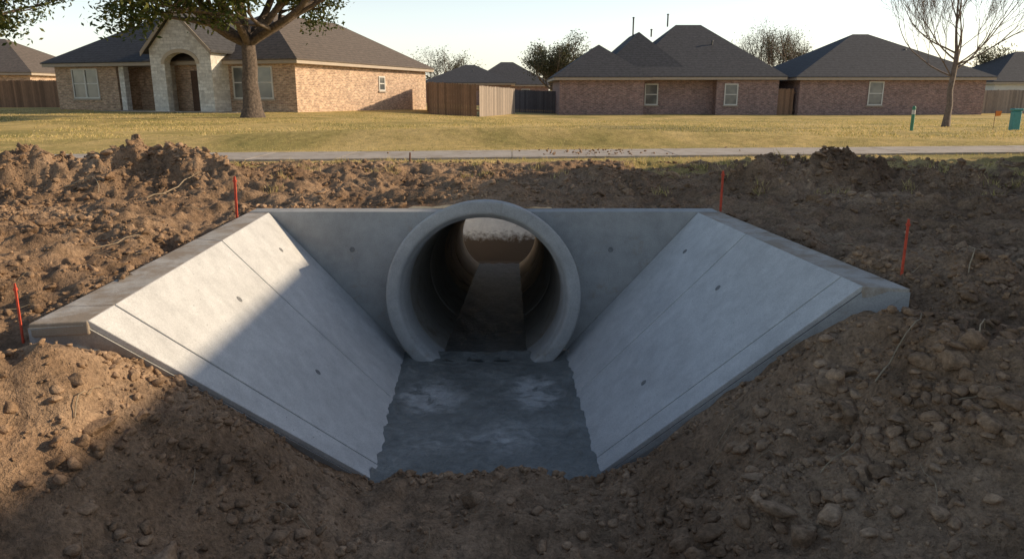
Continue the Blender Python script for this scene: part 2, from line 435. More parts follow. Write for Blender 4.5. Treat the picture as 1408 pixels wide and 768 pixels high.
def wing(tag, Tb, Tf, Bb, Bf, outb, outf, jt, jb):
    Tb, Tf, Bb, Bf = map(Vector, (Tb, Tf, Bb, Bf)); outb = Vector(outb); outf = Vector(outf)
    def P(s, q): return Tb.lerp(Tf, s).lerp(Bb.lerp(Bf, s), q)
    n = (P(1, 0)-P(0, 0)).cross(P(.5, 1)-P(.5, 0)).normalized()
    if n.z < 0: n = -n
    gap = .0022
    def panel(nm, a0, a1, b0, b1):
        nu, nv = 14, 18; V = []
        for j in range(nv+1):
            q = j/nv
            s0 = a0+(b0-a0)*q+gap; s1 = a1+(b1-a1)*q-gap
            for i in range(nu+1):
                V.append(P(s0+(s1-s0)*i/nu, q*.998))
        F = []
        for j in range(nv):
            for i in range(nu):
                a = j*(nu+1)+i; F.append((a, a+1, a+nu+2, a+nu+1))
        o = mobj(nm, V, F, M_CONC, hw)
        if o.data.polygons[0].normal.dot(n) < 0: o.data.flip_normals()
        so = o.modifiers.new('s', 'SOLIDIFY'); so.thickness = .04; so.offset = -1
        bv = o.modifiers.new('b', 'BEVEL'); bv.width = .006; bv.segments = 2; bv.limit_method = 'ANGLE'
    panel(tag+'_panel_rear', 0, jt, 0, jb)
    panel(tag+'_panel_mid', jt, .915, jb, .915)
    panel(tag+'_panel_front', .915, 1, .915, 1)
    d = n*.020
    th = n*.26
    ctb, ctf, cbb, cbf = Tb-d, Tf-d, Bb-d, Bf-d
    pull = .012
    dirf = (Tb-Tf).normalized()*pull; ctf += dirf; cbf += (Bb-Bf).normalized()*pull
    ob = outb-Vector((0, 0, .02)); of = outf-Vector((0, 0, .02))+dirf
    lb, lf = Bb-th, Bf-th+(Bb-Bf).normalized()*pull
    ob2, of2 = ob-Vector((0, 0, .34)), of-Vector((0, 0, .22))
    V = [ctb, ob, ob2, lb, cbb, ctf, of, of2, lf, cbf]
    F = [(0, 1, 6, 5), (1, 2, 7, 6), (2, 3, 8, 7), (3, 4, 9, 8), (4, 0, 5, 9), (0, 4, 3, 2, 1), (5, 6, 7, 8, 9)]
    mobj(tag+'_core', V, F, M_JOINT, hw)
    endv = [Tf-n*.042, outf-Vector((0, 0, .03)), outf-Vector((0, 0, .30)), Bf-n*.32, Bf-n*.042]
    dn = (Tf-Tb).normalized()
    V = [p+dn*.002 for p in endv]+[p-dn*.03 for p in endv]
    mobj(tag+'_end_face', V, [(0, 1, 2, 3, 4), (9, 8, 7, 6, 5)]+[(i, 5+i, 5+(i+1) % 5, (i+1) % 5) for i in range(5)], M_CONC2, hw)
    cuts = [0, jt, .915, 1]
    for k in range(3):
        a, b = cuts[k]+.001, cuts[k+1]-.001
        Ti0, Ti1 = Tb.lerp(Tf, a), Tb.lerp(Tf, b); O0, O1 = outb.lerp(outf, a), outb.lerp(outf, b)
        i0 = Ti0+(O0-Ti0)*.012; i1 = Ti1+(O1-Ti1)*.012
        dz = Vector((0, 0, -.004)); dl = Vector((0, 0, -.09))
        q = [i0+dl, i1+dl, O1+dl, O0+dl, i0+dz, i1+dz, O1+dz, O0+dz]
        o = hexa(tag+'_coping', q, M_COPE, hw)
        bv = o.modifiers.new('b', 'BEVEL'); bv.width = .008; bv.segments = 2
    return P, n
PL, nL = wing('left_wing', (-2.75, 8.298, -.19), (-2.52, 4.2, -.20), (-1.25, 8.298, -1.87), (-1.06, 5.28, -1.87),
              (-3.0, 8.5, -.19), (-2.84, 4.14, -.20), .40, .47)
PR, nR = wing('right_wing', (2.10, 8.298, -.19), (2.46, 5.02, -.20), (.60, 8.298, -1.87), (.67, 5.38, -1.87),
              (2.36, 8.5, -.19), (2.76, 4.95, -.20), .40, .44)
def tie(p, n):
    n = Vector(n).normalized(); a = n.cross(Vector((0, 0, 1))).normalized(); b = n.cross(a); V = []; m = 16
    for r, h in ((.031, .0005), (.027, .004), (.021, .0045), (.016, .001), (.0, .0008)):
        for i in range(m):
            t = 2*math.pi*i/m; V.append(Vector(p)+n*h+a*math.cos(t)*r+b*math.sin(t)*r)
    F = []
    for k in range(4):
        for i in range(m): F.append((k*m+i, k*m+(i+1) % m, (k+1)*m+(i+1) % m, (k+1)*m+i))
    mobj('tie_hole_disc', V, F, M_HOLE, hw)
for s, q in ((.16, .18), (.60, .22), (.66, .62)): tie(PL(s, q), nL)
for s, q in ((.17, .2), (.55, .25), (.72, .70)): tie(PR(s, q), nR)
tie((-1.83, 8.3, -.62), (0, -1, 0)); tie((1.13, 8.3, -.62), (0, -1, 0))

# floor
V = []; nxf, nyf = 70, 120
for j in range(nyf+1):
    for i in range(nxf+1):
        u = i/nxf; t = j/nyf
        y = 8.29-(8.29-5.15)*t
        xl = -1.25+.19*t*1.0-.05; xr = .60+.07*t+.05
        x = xl+(xr-xl)*u
        V.append((x, y, -1.85))
V = np.array(V)
ed = np.minimum(np.abs(V[:, 0]+1.15), np.abs(V[:, 0]-.62))
V[:, 2] += fbm(V[:, 0], V[:, 1], 2.5, 4, 61)*.025+fbm(V[:, 0], V[:, 1], 11, 3, 63)*.014+np.exp(-(ed/.08)**2)*(.02+.05*fbm(V[:, 0], V[:, 1], 6, 3, 62))
F = [(j*(nxf+1)+i, (j+1)*(nxf+1)+i, (j+1)*(nxf+1)+i+1, j*(nxf+1)+i+1) for j in range(nyf) for i in range(nxf)]
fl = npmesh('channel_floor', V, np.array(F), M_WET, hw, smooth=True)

# ------------------------------------------------------------------ pipe
pipe = empty('concrete_drain_pipe')
def lathe(name, prof, mat, n=96):
    V = []; F = []
    for (y, r) in prof:
        for i in range(n):
            t = 2*math.pi*i/n; V.append((CX+r*math.cos(t), y, pz(y)+r*math.sin(t)))
    for k in range(len(prof)-1):
        for i in range(n): F.append((k*n+i, (k+1)*n+i, (k+1)*n+(i+1) % n, k*n+(i+1) % n))
    return mobj(name, V, F, mat, pipe, smooth=True)
y0 = PY0
prof = [(18.15, RO-.04), (9.2, RO-.04), (9.0, RO), (y0+.03, RO), (y0+.012, RO-.004), (y0+.003, RO-.012), (y0, RO-.03), (y0, RI+.075),
        (y0+.004, RI+.055), (y0+.02, RI+.04), (y0+.06, RI+.03), (y0+.10, RI+.012), (y0+.13, RI), (y0+.6, RI)]
lathe('pipe_bell_and_barrel', prof, M_PIPE)
yy = y0+.6
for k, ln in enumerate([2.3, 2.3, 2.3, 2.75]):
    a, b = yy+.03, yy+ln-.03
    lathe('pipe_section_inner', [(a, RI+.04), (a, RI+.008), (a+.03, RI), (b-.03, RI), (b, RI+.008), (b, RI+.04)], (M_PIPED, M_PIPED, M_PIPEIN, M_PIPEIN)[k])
    yy += ln
lathe('pipe_joint_seal', [(y0+.6, RI+.035), (18.12, RI+.035)], M_JOINT)
V = []; F = []; nn = 60
for j in range(nn+1):
    y = 7.97+(18.1-7.97)*j/nn
    for i in range(13):
        x = -.52+1.04*i/12
        V.append((CX+x, y, pz(y)-.748+.012*math.sin(i*1.7+j*.9)*(1 if 0 < i < 12 else 0)))
for j in range(nn):
    for i in range(12):
        a = j*13+i; F.append((a, a+1, a+14, a+13))
mobj('silt_invert', V, F, M_SILT, pipe, smooth=True)

# outlet behind the path
out = empty('culvert_outlet')
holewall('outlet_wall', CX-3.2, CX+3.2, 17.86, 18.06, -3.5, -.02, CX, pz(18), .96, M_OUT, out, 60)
fz = -3.15; ex = CX
def gz(x, y): return float(height(x, y))
rim = [(ex-2.95, 18.05, -.05), (ex+2.95, 18.05, -.05), (ex+2.95, 22.9, -.05), (ex-2.95, 22.9, -.05)]
bot = [(ex-1.3, 18.05, fz), (ex+1.3, 18.05, fz), (ex+1.3, 19.0, fz), (ex-1.3, 19.0, fz)]
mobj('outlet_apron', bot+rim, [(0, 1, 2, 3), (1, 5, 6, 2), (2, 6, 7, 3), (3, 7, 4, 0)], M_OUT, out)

# ------------------------------------------------------------------ clods
def ico(sub):
    import bmesh
    bm = bmesh.new(); bmesh.ops.create_icosphere(bm, subdivisions=sub, radius=1)
    v = np.array([x.co[:] for x in bm.verts]); f = np.array([[q.index for q in p.verts] for p in bm.faces]); bm.free(); return v, f
def scatter(name, pts, sizes, sub, mat, smooth=False, cuts=6, sink=.2, flat=(.55, .95)):
    bv, bf = ico(sub); n = len(pts); m = len(bv)
    Vs = np.repeat(bv[None], n, 0)
    for k in range(cuts):
        d = R.normal(size=(n, 1, 3)); d /= np.linalg.norm(d, axis=2)[..., None]
        h = R.uniform(.35, .8, (n, 1))
        dot = (Vs*d).sum(-1); ex_ = np.maximum(dot-h, 0)
        Vs = Vs-ex_[..., None]*d*.92
    for k in range(6):
        d = R.normal(size=(n, 1, 3))*2.8; ph = R.uniform(0, 6.28, (n, 1))
        Vs = Vs*(1+.075*np.sin((Vs*d).sum(-1)+ph))[..., None]
    if sub > 1: Vs = Vs*(1+R.uniform(-.06, .06, (n, m)))[..., None]
    sc = sizes[:, None]*np.stack([R.uniform(.8, 1.4, n), R.uniform(.8, 1.3, n), R.uniform(flat[0], flat[1], n)], 1)
    Vs = Vs*sc[:, None, :]
    a = R.uniform(0, 6.28, n); ca, sa = np.cos(a)[:, None], np.sin(a)[:, None]
    X = Vs[..., 0]*ca-Vs[..., 1]*sa; Y = Vs[..., 0]*sa+Vs[..., 1]*ca
    Vs = np.stack([X, Y, Vs[..., 2]+X*R.uniform(-.3, .3, (n, 1))], -1)
    z = height(pts[:, 0], pts[:, 1])+sizes*sink
    Vs = Vs+np.stack([pts[:, 0], pts[:, 1], z], 1)[:, None, :]
    Fs = bf[None]+(np.arange(n)*m)[:, None, None]
    return npmesh(name, Vs.reshape(-1, 3), Fs.reshape(-1, 3), mat, clods, smooth)
clods = empty('soil_clods')
FOOT = [(-3.0, 8.6), (-2.88, 4.08), (-1.06, 5.2), (.66, 5.3), (2.80, 4.9), (2.40, 8.6)]
def okpts(p):
    k = ~inpoly(p[:, 0], p[:, 1], FOOT); pp = p[:, 1]-(14+.12*p[:, 0]); return p[k & (pp < -1.1)]
def uni(n, x0, x1, y0, y1): return np.stack([R.uniform(x0, x1, n), R.uniform(y0, y1, n)], 1)
def density(P, n):
    q = uni(P, -8.5, 8.5, 2.3, 12.6); dens = fbm(q[:, 0], q[:, 1], 1.4, 4, 91)+.25
    for (qx, qy, a, sx, sy) in PILES: dens = dens+a*4*np.exp(-((q[:, 0]-qx)/sx)**2-((q[:, 1]-qy)/sy)**2)
    dens = dens+1.3*np.exp(-((q[:, 0]-1.7)/.8)**2-((q[:, 1]-3.9)/.5)**2)+.6*np.exp(-((q[:, 0]+1.9)/.8)**2-((q[:, 1]-4.0)/.4)**2)+.5*np.exp(-((q[:, 0]-3.2)/.9)**2-((q[:, 1]-4.4)/1)**2)
    return okpts(q[R.uniform(0, 1.3, len(q)) < dens])[:n]
P1 = density(120000, 26000); scatter('fine_clods', P1, .006+.014*R.uniform(0, 1, len(P1))**2.5, 1, M_CLOD)
P2 = density(50000, 10500); scatter('medium_clods', P2, .015+.034*R.uniform(0, 1, len(P2))**3, 2, M_CLOD, True)
P3 = density(2800, 600); P3b = okpts(uni(120, .9, 2.6, 3.4, 4.4)); P3c = okpts(uni(70, -7.5, -3.4, 9.2, 11.2)); P3 = np.concatenate([P3, P3b, P3c])
scatter('large_clods', P3, .03+.06*R.uniform(0, 1, len(P3))**2.5, 3, M_CLOD, True, 8, .05)
E = []
for (a, b, n, s) in (((-3.02, 8.6), (-2.93, 4.05), 300, .05), ((-2.93, 3.96), (-1.06, 5.04), 340, .07), ((-1.1, 5.2), (.7, 5.28), 800, .07), ((.7, 5.2), (2.84, 4.72), 340, .07), ((2.88, 4.84), (2.5, 8.6), 260, .05), ((-3, 8.74), (2.4, 8.74), 260, .05)):
    t = R.uniform(0, 1, n)
    E.append(np.stack([a[0]+(b[0]-a[0])*t, a[1]+(b[1]-a[1])*t], 1)+R.normal(0, s, (n, 2)))
E = np.concatenate(E); kx = inpoly(E[:, 0], E[:, 1], FOOT) & (E[:, 1] > 5.32); E = E[~kx]
scatter('edge_clods', E, .009+.028*R.uniform(0, 1, len(E))**2.5, 2, M_CLOD, True)
PP = uni(700, -4, 6, 12.6, 15.5); kk = np.abs(PP[:, 1]-(14+.12*PP[:, 0])-.1) < .75; PP = PP[kk]
dd = R.uniform(0, 1, len(PP)) < np.exp(-((PP[:, 0]-1.6)/1.0)**2)+.03; PP = PP[dd]
scatter('spilled_soil', PP, .015+.015*R.uniform(0, 1, len(PP)), 1, M_CLOD, sink=2.2)

# ------------------------------------------------------------------ twigs / roots
def twig(p, ang, ln, r, lift=.02):
    pts = []
    x, y = p; a = ang
    for i in range(8):
        pts.append((x, y, float(height(x, y))+.02+lift*math.sin(i/7*3.1)))
        x += math.cos(a)*ln/7; y += math.sin(a)*ln/7; a += random.uniform(-.35, .35)
    return pts, r
def tubes(name, lines, mat, parent=None, sides=5):
    V = []; F = []
    for pts, r0, r1 in lines:
        b = len(V); n = len(pts)
        for i, p in enumerate(pts):
            p = Vector(p); q = Vector(pts[min(i+1, n-1)])-Vector(pts[max(i-1, 0)])
            if q.length < 1e-6: q = Vector((0, 0, 1))
            q.normalize(); a = q.cross(Vector((.31, .17, .93))).normalized(); c = q.cross(a); r = r0+(r1-r0)*i/(n-1)
            for k in range(sides):
                t = 2*math.pi*k/sides; V.append(p+a*math.cos(t)*r+c*math.sin(t)*r)
        for i in range(n-1):
            for k in range(sides):
                F.append((b+i*sides+k, b+i*sides+(k+1) % sides, b+(i+1)*sides+(k+1) % sides, b+(i+1)*sides+k))
    return npmesh(name, np.array([tuple(v) for v in V]), np.array(F), mat, parent, True)
lines = []
for (p, a, ln, r) in [((2.15, 4.1), .5, .5, .006), ((2.6, 3.9), 1.2, .35, .005), ((-3.6, 6.2), .6, .5, .007), ((-4.6, 9.2), .7, .9, .012), ((-5.8, 9.6), .3, .7, .01),
                      ((-2.3, 3.6), 1.8, .3, .004), ((3.3, 5.2), 1.0, .4, .006), ((3.1, 6.6), 2.3, .4, .006), ((1.7, 3.7), .4, .3, .004), ((-1.2, 3.9), 2.8, .25, .004)]:
    q, r = twig(p, a, ln, r, .04); lines.append((q, r, r*.4))
for i in range(200):
    p = okpts(uni(1, -7, 7, 3, 12))
    if len(p):
        q, r = twig(tuple(p[0]), random.uniform(0, 6.28), random.uniform(.08, .3), random.uniform(.0015, .0035)); lines.append((q, r, r*.4))
tubes('dry_roots', lines, M_TWIG)

# ------------------------------------------------------------------ survey stakes
def stake(x, y, h, tilt=0, r=.009):
    e = empty('survey_stake'); z = float(height(x, y))
    V = []
    for (zz, rr) in ((z-.2, .002), (z-.08, r), (z+h-.02, r), (z+h, r*.8)):
        for sx, sy in ((-1, -1), (1, -1), (1, 1), (-1, 1)): V.append((x+sx*rr+tilt*(zz-z), y+sy*rr*.7, zz))
    F = [(3, 2, 1, 0), (12, 13, 14, 15)]+[(k*4+i, k*4+(i+1) % 4, k*4+4+(i+1) % 4, k*4+4+i) for k in range(3) for i in range(4)]
    mobj('shaft', V, F, M_STAKE, e)
    q = r*1.5; xx = x+tilt*h*.9
    mobj('flagging_knot', [(xx-q, y-q, z+h*.88), (xx+q, y-q, z+h*.88), (xx+q, y+q, z+h*.88), (xx-q, y+q, z+h*.88),
          (xx-q, y-q, z+h*.92), (xx+q, y-q, z+h*.92), (xx+q, y+q, z+h*.92), (xx-q, y+q, z+h*.92)], BF, M_STAKE, e)
stake(-3.08, 8.2, .50, .03, .012); stake(-3.02, 4.34, .38, .02, .006); stake(2.47, 8.7, .48, 0, .012); stake(2.90, 5.35, .42, 0, .008)
e = empty('rebar_stake'); zz = float(height(-1.7, 12.4)); cyl('rod', (-1.7, 12.4, zz-.1), (-1.69, 12.4, zz+.17), .016, .014, M_RUST, e)

# ------------------------------------------------------------------ grass
def blades(name, pts, hmin, hmax, w, parent=None):
    n = len(pts); z = height(pts[:, 0], pts[:, 1])-.01
    a = R.uniform(0, 6.28, n); h = R.uniform(hmin, hmax, n); ww = w*R.uniform(.6, 1.4, n)
    ln = R.uniform(0, .9, n)*h; la = R.uniform(0, 6.28, n)
    b = np.stack([pts[:, 0], pts[:, 1], z], 1); d = np.stack([np.cos(a)*ww, np.sin(a)*ww, np.zeros(n)], 1)
    top = b+np.stack([np.cos(la)*ln, np.sin(la)*ln, h], 1)
    V = np.stack([b-d, b+d, top], 1).reshape(-1, 3); F = np.arange(3*n).reshape(n, 3)
    return npmesh(name, V, F, M_GRASS, parent)
grass = empty('grass')
n = 150000
yy = 12.2+(46-12.2)*R.uniform(0, 1, n)**1.25; xx = R.uniform(-.76, .76, n)*(yy+1)
gp = np.stack([xx, yy], 1)
lm = lawnmask(xx, yy); pth = np.abs(yy-(14+.12*xx)) < .88+.05*fbm(xx, yy, 3, 2, 5)
dit = (xx > DITCH[0]-.3) & (xx < DITCH[1]+.3) & (yy > 17.95) & (yy < 22.9)
dn = fbm(xx, yy, .5, 4, 44)*1.5+.5
kp = (R.uniform(0, 1, n) < lm*dn) & ~pth & ~dit
gp = gp[kp]
near = gp[:, 1] < 20
blades('lawn_near', gp[near], .02, .055, .006, grass); blades('lawn_far', gp[~near], .025, .07, .016, grass)
q = uni(30000, -12, 14, 10.5, 15.5); pp = q[:, 1]-(14+.12*q[:, 0])
edge = (np.exp(-((np.abs(pp)-1.0)/.16)**2))*.8*(fbm(q[:, 0], q[:, 1], 1.2, 3, 12)+.5)
kp = (R.uniform(0, 1, len(q)) < edge) & (np.abs(pp) > .86); blades('path_fringe', q[kp], .03, .075, .007, grass)
c = okpts(uni(150, -8, 9, 9.5, 12.6)); c = c[R.uniform(0, 1, len(c)) < np.where(c[:, 0] > 2.0, .9, .3)]
t = np.repeat(c, 45, 0)+R.normal(0, .06, (len(c)*45, 2)); blades('spoil_tufts', t, .03, .14, .005, grass)

# ------------------------------------------------------------------ trees
def tree(name, loc, trunk_h, trunk_r, limbs, limb_len, depth, kids, ratio, spread, mat, leafmat=None, leaf_n=0, leaf_s=.12, leaf_r=.5, upbias=.25, seed=1, lean=(0, 0), limb_el=(.25, .9), rmin=.012, flat=1.0, trunk_pts=6, endr=.55, leader=False, sides=5):
    rs = random.Random(seed); e = empty(name, loc)
    lines = []; tips = []
    top = Vector((lean[0], lean[1], trunk_h)); pts = []
    for i in range(trunk_pts+1):
        t = i/trunk_pts; pts.append(Vector((lean[0]*t+rs.uniform(-.03, .03), lean[1]*t+rs.uniform(-.03, .03), -.15+(trunk_h+.15)*t)))
    base = [(p, trunk_r*(1+.55*math.exp(-max(p.z, 0)/.25)-.28*(i/trunk_pts))) for i, p in enumerate(pts)]
    V = []; F = []; S = 14
    for p, r in base:
        for k in range(S):
            t = 2*math.pi*k/S; rr = r*(1+.10*math.sin(3*t+1)+.05*math.sin(7*t)); V.append((p.x+math.cos(t)*rr, p.y+math.sin(t)*rr, p.z))
    for i in range(len(base)-1):
        for k in range(S): F.append((i*S+k, i*S+(k+1) % S, (i+1)*S+(k+1) % S, (i+1)*S+k))
    mobj('trunk', V, F, mat, e, smooth=True)
    def grow(p, d, ln, r, lev):
        n = 5; pts = [p.copy()]; dd = d.copy(); q = p.copy()
        for i in range(n):
            dd = (dd+Vector((rs.uniform(-1, 1), rs.uniform(-1, 1), rs.uniform(-.8, 1)*flat))*.16+Vector((0, 0, upbias*.12))).normalized()
            q = q+dd*ln/n; pts.append(q.copy())
        r1 = max(r*endr, rmin*.5); lines.append((pts, r, r1))
        if lev >= depth: tips.extend(pts[2:]); return
        if lev == depth-1: tips.append(pts[-2])
        m = kids
        for j in range(m):
            t = .35+.65*(j+rs.random()*.6)/m; i = min(int(t*n), n-1); f = t*n-i; sp = pts[i].lerp(pts[i+1], min(max(f, 0), 1))
            ax = Vector((rs.uniform(-1, 1), rs.uniform(-1, 1), rs.uniform(-1, 1)*flat)).normalized()
            nd = (dd*(1-spread)+ax*spread+Vector((0, 0, upbias*.3))).normalized()
            grow(sp, nd, ln*ratio*rs.uniform(.8, 1.2), max(r*(1-(1-endr)*t)*.62, rmin), lev+1)
        grow(pts[-1], (dd+Vector((rs.uniform(-.2, .2), rs.uniform(-.2, .2), rs.uniform(-.1, .2)))).normalized(), ln*ratio, r1, lev+1)
    for j in range(limbs):
        az = 2*math.pi*(j+rs.uniform(-.3, .3))/limbs; el = rs.uniform(*limb_el)
        d = Vector((math.cos(az)*math.cos(el), math.sin(az)*math.cos(el), math.sin(el)))
        zz = trunk_h*(1-.0 if not leader else 1-.35*rs.random())
        st = Vector((lean[0]*zz/trunk_h, lean[1]*zz/trunk_h, zz-.12))
        grow(st, d, limb_len*rs.uniform(.85, 1.15), trunk_r*(.5 if not leader else .32), 1)
    grow(Vector((top.x, top.y, trunk_h-.1)), Vector((rs.uniform(-.15, .15), rs.uniform(-.15, .15), 1)).normalized(), limb_len*.9, trunk_r*.62, 1)
    tubes('limbs', [(p, a, b) for p, a, b in lines], mat, e, sides)
    if leafmat:
        tp = np.array([tuple(t) for t in tips]); n = len(tp)
        wgt = R.uniform(.1, 1.9, n); cnt = (leaf_n*wgt/wgt.mean()/n).astype(int)+1
        c = np.repeat(tp, cnt, 0); m = len(c)
        c = c+R.normal(0, leaf_r, (m, 3))*np.array([1, 1, .7])
        a = R.normal(size=(m, 3)); a /= np.linalg.norm(a, axis=1)[:, None]; b = np.cross(a, R.normal(size=(m, 3))); b /= np.linalg.norm(b, axis=1)[:, None]
        s = (leaf_s*R.uniform(.6, 1.4, m))[:, None]
        V = np.stack([c-a*s, c+b*s*.42, c+a*s, c-b*s*.42], 1).reshape(-1, 3)
        npmesh('foliage', V, np.arange(4*m).reshape(m, 4), leafmat, e)
    return e
tree('live_oak', (-11.7, 34, gz(-11.7, 34)), 3.25, .40, 9, 4.0, 4, 3, .66, .5, M_BARK, M_LEAF, 80000, .105, .30, .22, seed=5, lean=(.1, 0), limb_el=(.30, .78), rmin=.02)
tree('live_oak', (-28.6, 36, gz(-28.6, 36)), 4.1, .38, 8, 3.5, 4, 3, .66, .5, M_BARK, M_LEAF, 36000, .12, .32, .15, seed=9, limb_el=(.2, .75), rmin=.02)
tree('bare_tree', (16.4, 28.5, gz(16.4, 28.5)), 2.8, .115, 9, 2.2, 5, 3, .66, .42, M_BARK2, None, seed=3, upbias=.5, limb_el=(.35, 1.0), rmin=.0055, leader=True, sides=4, endr=.45)
tree('cedar_elm_tree', (4.6, 76, -.36), 1.8, .30, 8, 2.5, 4, 3, .62, .5, M_BARK2, M_LEAF2, 15000, .10, .34, .4, seed=14, limb_el=(.1, 1.0), rmin=.022)
tree('bare_tree', (27.0, 78, -.36), 2.0, .24, 8, 2.7, 5, 3, .66, .5, M_BARK2, M_LEAF2, 1500, .07, .4, .5, seed=21, limb_el=(.2, 1.0), rmin=.012, sides=3)
tree('bare_tree', (-8.0, 92, .0), 2.0, .22, 7, 2.1, 5, 2, .66, .5, M_BARK2, M_LEAF2, 2500, .09, .4, .3, seed=23, limb_el=(.1, 1.0), rmin=.015, sides=3)
tree('bare_tree', (53, 84, -.36), 2.0, .2, 6, 2.2, 4, 2, .66, .5, M_BARK2, M_LEAF2, 4000, .12, .4, .5, seed=27, limb_el=(.2, 1.0), rmin=.02)

cc = []
for i in range(600):
    cc.append((R.uniform(-190, 190), R.uniform(150, 210), R.uniform(0, 4.2)))
cc = np.array(cc); c = np.repeat(cc, 30, 0); m = len(c); c = c+R.normal(0, 1.3, (m, 3))*np.array([1.4, 1.2, .8]); c[:, 2] = np.abs(c[:, 2])-.4
a = R.normal(size=(m, 3)); a /= np.linalg.norm(a, axis=1)[:, None]; b = np.cross(a, R.normal(size=(m, 3))); b /= np.linalg.norm(b, axis=1)[:, None]
s = R.uniform(.25, .6, m)[:, None]
npmesh('distant_trees', np.stack([c-a*s, c+b*s*.6, c+a*s, c-b*s*.6], 1).reshape(-1, 3), np.arange(4*m).reshape(m, 4), M_LEAF2)

# ------------------------------------------------------------------ houses
def hip(parent, x0, x1, y0, y1, ze, zr, roof, oh=.45, ridge=None, axisdir=None):
    X0, X1, Y0, Y1 = x0-oh, x1+oh, y0-oh, y1+oh
    box('fascia', X0, X1, Y0, Y1, ze-.18, ze, M_TRIM, parent)
    w, d = X1-X0, Y1-Y0
    e = .06; X0 -= e; X1 += e; Y0 -= e; Y1 += e; zb = ze+.003
    along = axisdir or ('x' if w >= d else 'y')
    if along == 'x':
        r = ridge or d/2*.95; a, b = (X0+r, (Y0+Y1)/2), (X1-r, (Y0+Y1)/2)
        if a[0] > b[0]-.05: mx = (a[0]+b[0])/2; a = (mx-.05, a[1]); b = (mx+.05, b[1])
    else:
        r = ridge or w/2*.95; a, b = ((X0+X1)/2, Y0+r), ((X0+X1)/2, Y1-r)
        if a[1] > b[1]-.05: mx = (a[1]+b[1])/2; a = (a[0], mx-.05); b = (b[0], mx+.05)
    t = .05
    V = [(X0, Y0, zb), (X1, Y0, zb), (X1, Y1, zb), (X0, Y1, zb), (X0, Y0, zb+t), (X1, Y0, zb+t), (X1, Y1, zb+t), (X0, Y1, zb+t), (a[0], a[1], zr), (b[0], b[1], zr)]
    F = [(3, 2, 1, 0), (0, 1, 5, 4), (1, 2, 6, 5), (2, 3, 7, 6), (3, 0, 4, 7)]
    if along == 'x': F += [(4, 5, 9, 8), (5, 6, 9), (6, 7, 8, 9), (7, 4, 8)]
    else: F += [(4, 5, 8), (5, 6, 9, 8), (6, 7, 9), (7, 4, 8, 9)]
    mobj('roof', V, F, roof, parent)
def window(parent, xc, z0, z1, w, y=0, side=None, double=False):
    def bx(n, a0, a1, d0, d1, zz0, zz1, m):
        if side == 'x': box(n, y-d1, y-d0, a0, a1, zz0, zz1, m, parent)
        else: box(n, a0, a1, y+d0, y+d1, zz0, zz1, m, parent)
    f = .08
    bx('window_frame', xc-w/2, xc-w/2+f, -.05, .02, z0, z1, M_WHITE); bx('window_frame', xc+w/2-f, xc+w/2, -.05, .02, z0, z1, M_WHITE)
    bx('window_frame', xc-w/2+f, xc+w/2-f, -.05, .02, z1-f, z1, M_WHITE); bx('window_frame', xc-w/2+f, xc+w/2-f, -.05, .02, z0, z0+f, M_WHITE)
    bx('window_glass', xc-w/2+f, xc+w/2-f, -.012, .01, z0+f, z1-f, M_GLASS)
    zm = (z0+z1)/2
    bx('window_rail', xc-w/2+f, xc+w/2-f, -.035, -.013, zm-.03, zm+.03, M_WHITE)
    if double: bx('window_mullion', xc-.06, xc+.06, -.052, -.014, z0+f, z1-f, M_WHITE)
    bx('window_sill', xc-w/2-.08, xc+w/2+.08, -.09, .02, z0-.09, z0-.002, M_TRIM)
def vent(parent, x, y, z, h, r=.06):
    cyl('vent_pipe', (x, y, z), (x, y, z+h), r, r, M_BLACKPIPE, parent); cyl('vent_cap', (x, y, z+h), (x, y, z+h+.08), r*1.7, r*1.2, M_BLACKPIPE, parent)

h1 = empty('added_shadow_house', (-11.3, 40, .12), math.radians(-19))
zb = -.5; ze = 2.72
box('main_walls', -9.0, 0, 0, 15.7, zb, ze-.15, M_BRICK, h1)
box('left_walls', -17.0, -12.3, .3, 11, zb, ze-.15, M_BRICK, h1)
box('recess_walls', -12.29, -9.01, 1.9, 10.8, zb, ze-.16, M_BRICK, h1)
hip(h1, -9.0, 0, 0, 15.7, ze, 5.6, M_ROOF, axisdir='y')
hip(h1, -17.0, -5.0, .3, 11.2, ze+.012, 6.3, M_ROOF2, axisdir='x')
box('porch_slab', -12.3, -2.6, -1.6, 1.9, zb, .1, M_PATH, h1)
window(h1, -14.7, .75, 2.45, 2.0, .3, double=True)
window(h1, -2.0, .75, 2.45, 1.2, 0)
window(h1, -3.5, .75, 2.45, .9, 0)
window(h1, 9.2, 1.2, 2.1, .8, 0, side='x')
box('front_door', -11.2, -10.2, 1.84, 1.92, .1, 2.2, M_DOOR, h1)
box('entry_door', -6.7, -5.7, -.06, -.003, .1, 2.25, M_DOOR, h1)
pfx0, pfx1 = -8.2, -4.2; ax0, ax1 = -7.25, -5.15; yf0, yf1 = -1.3, -.9
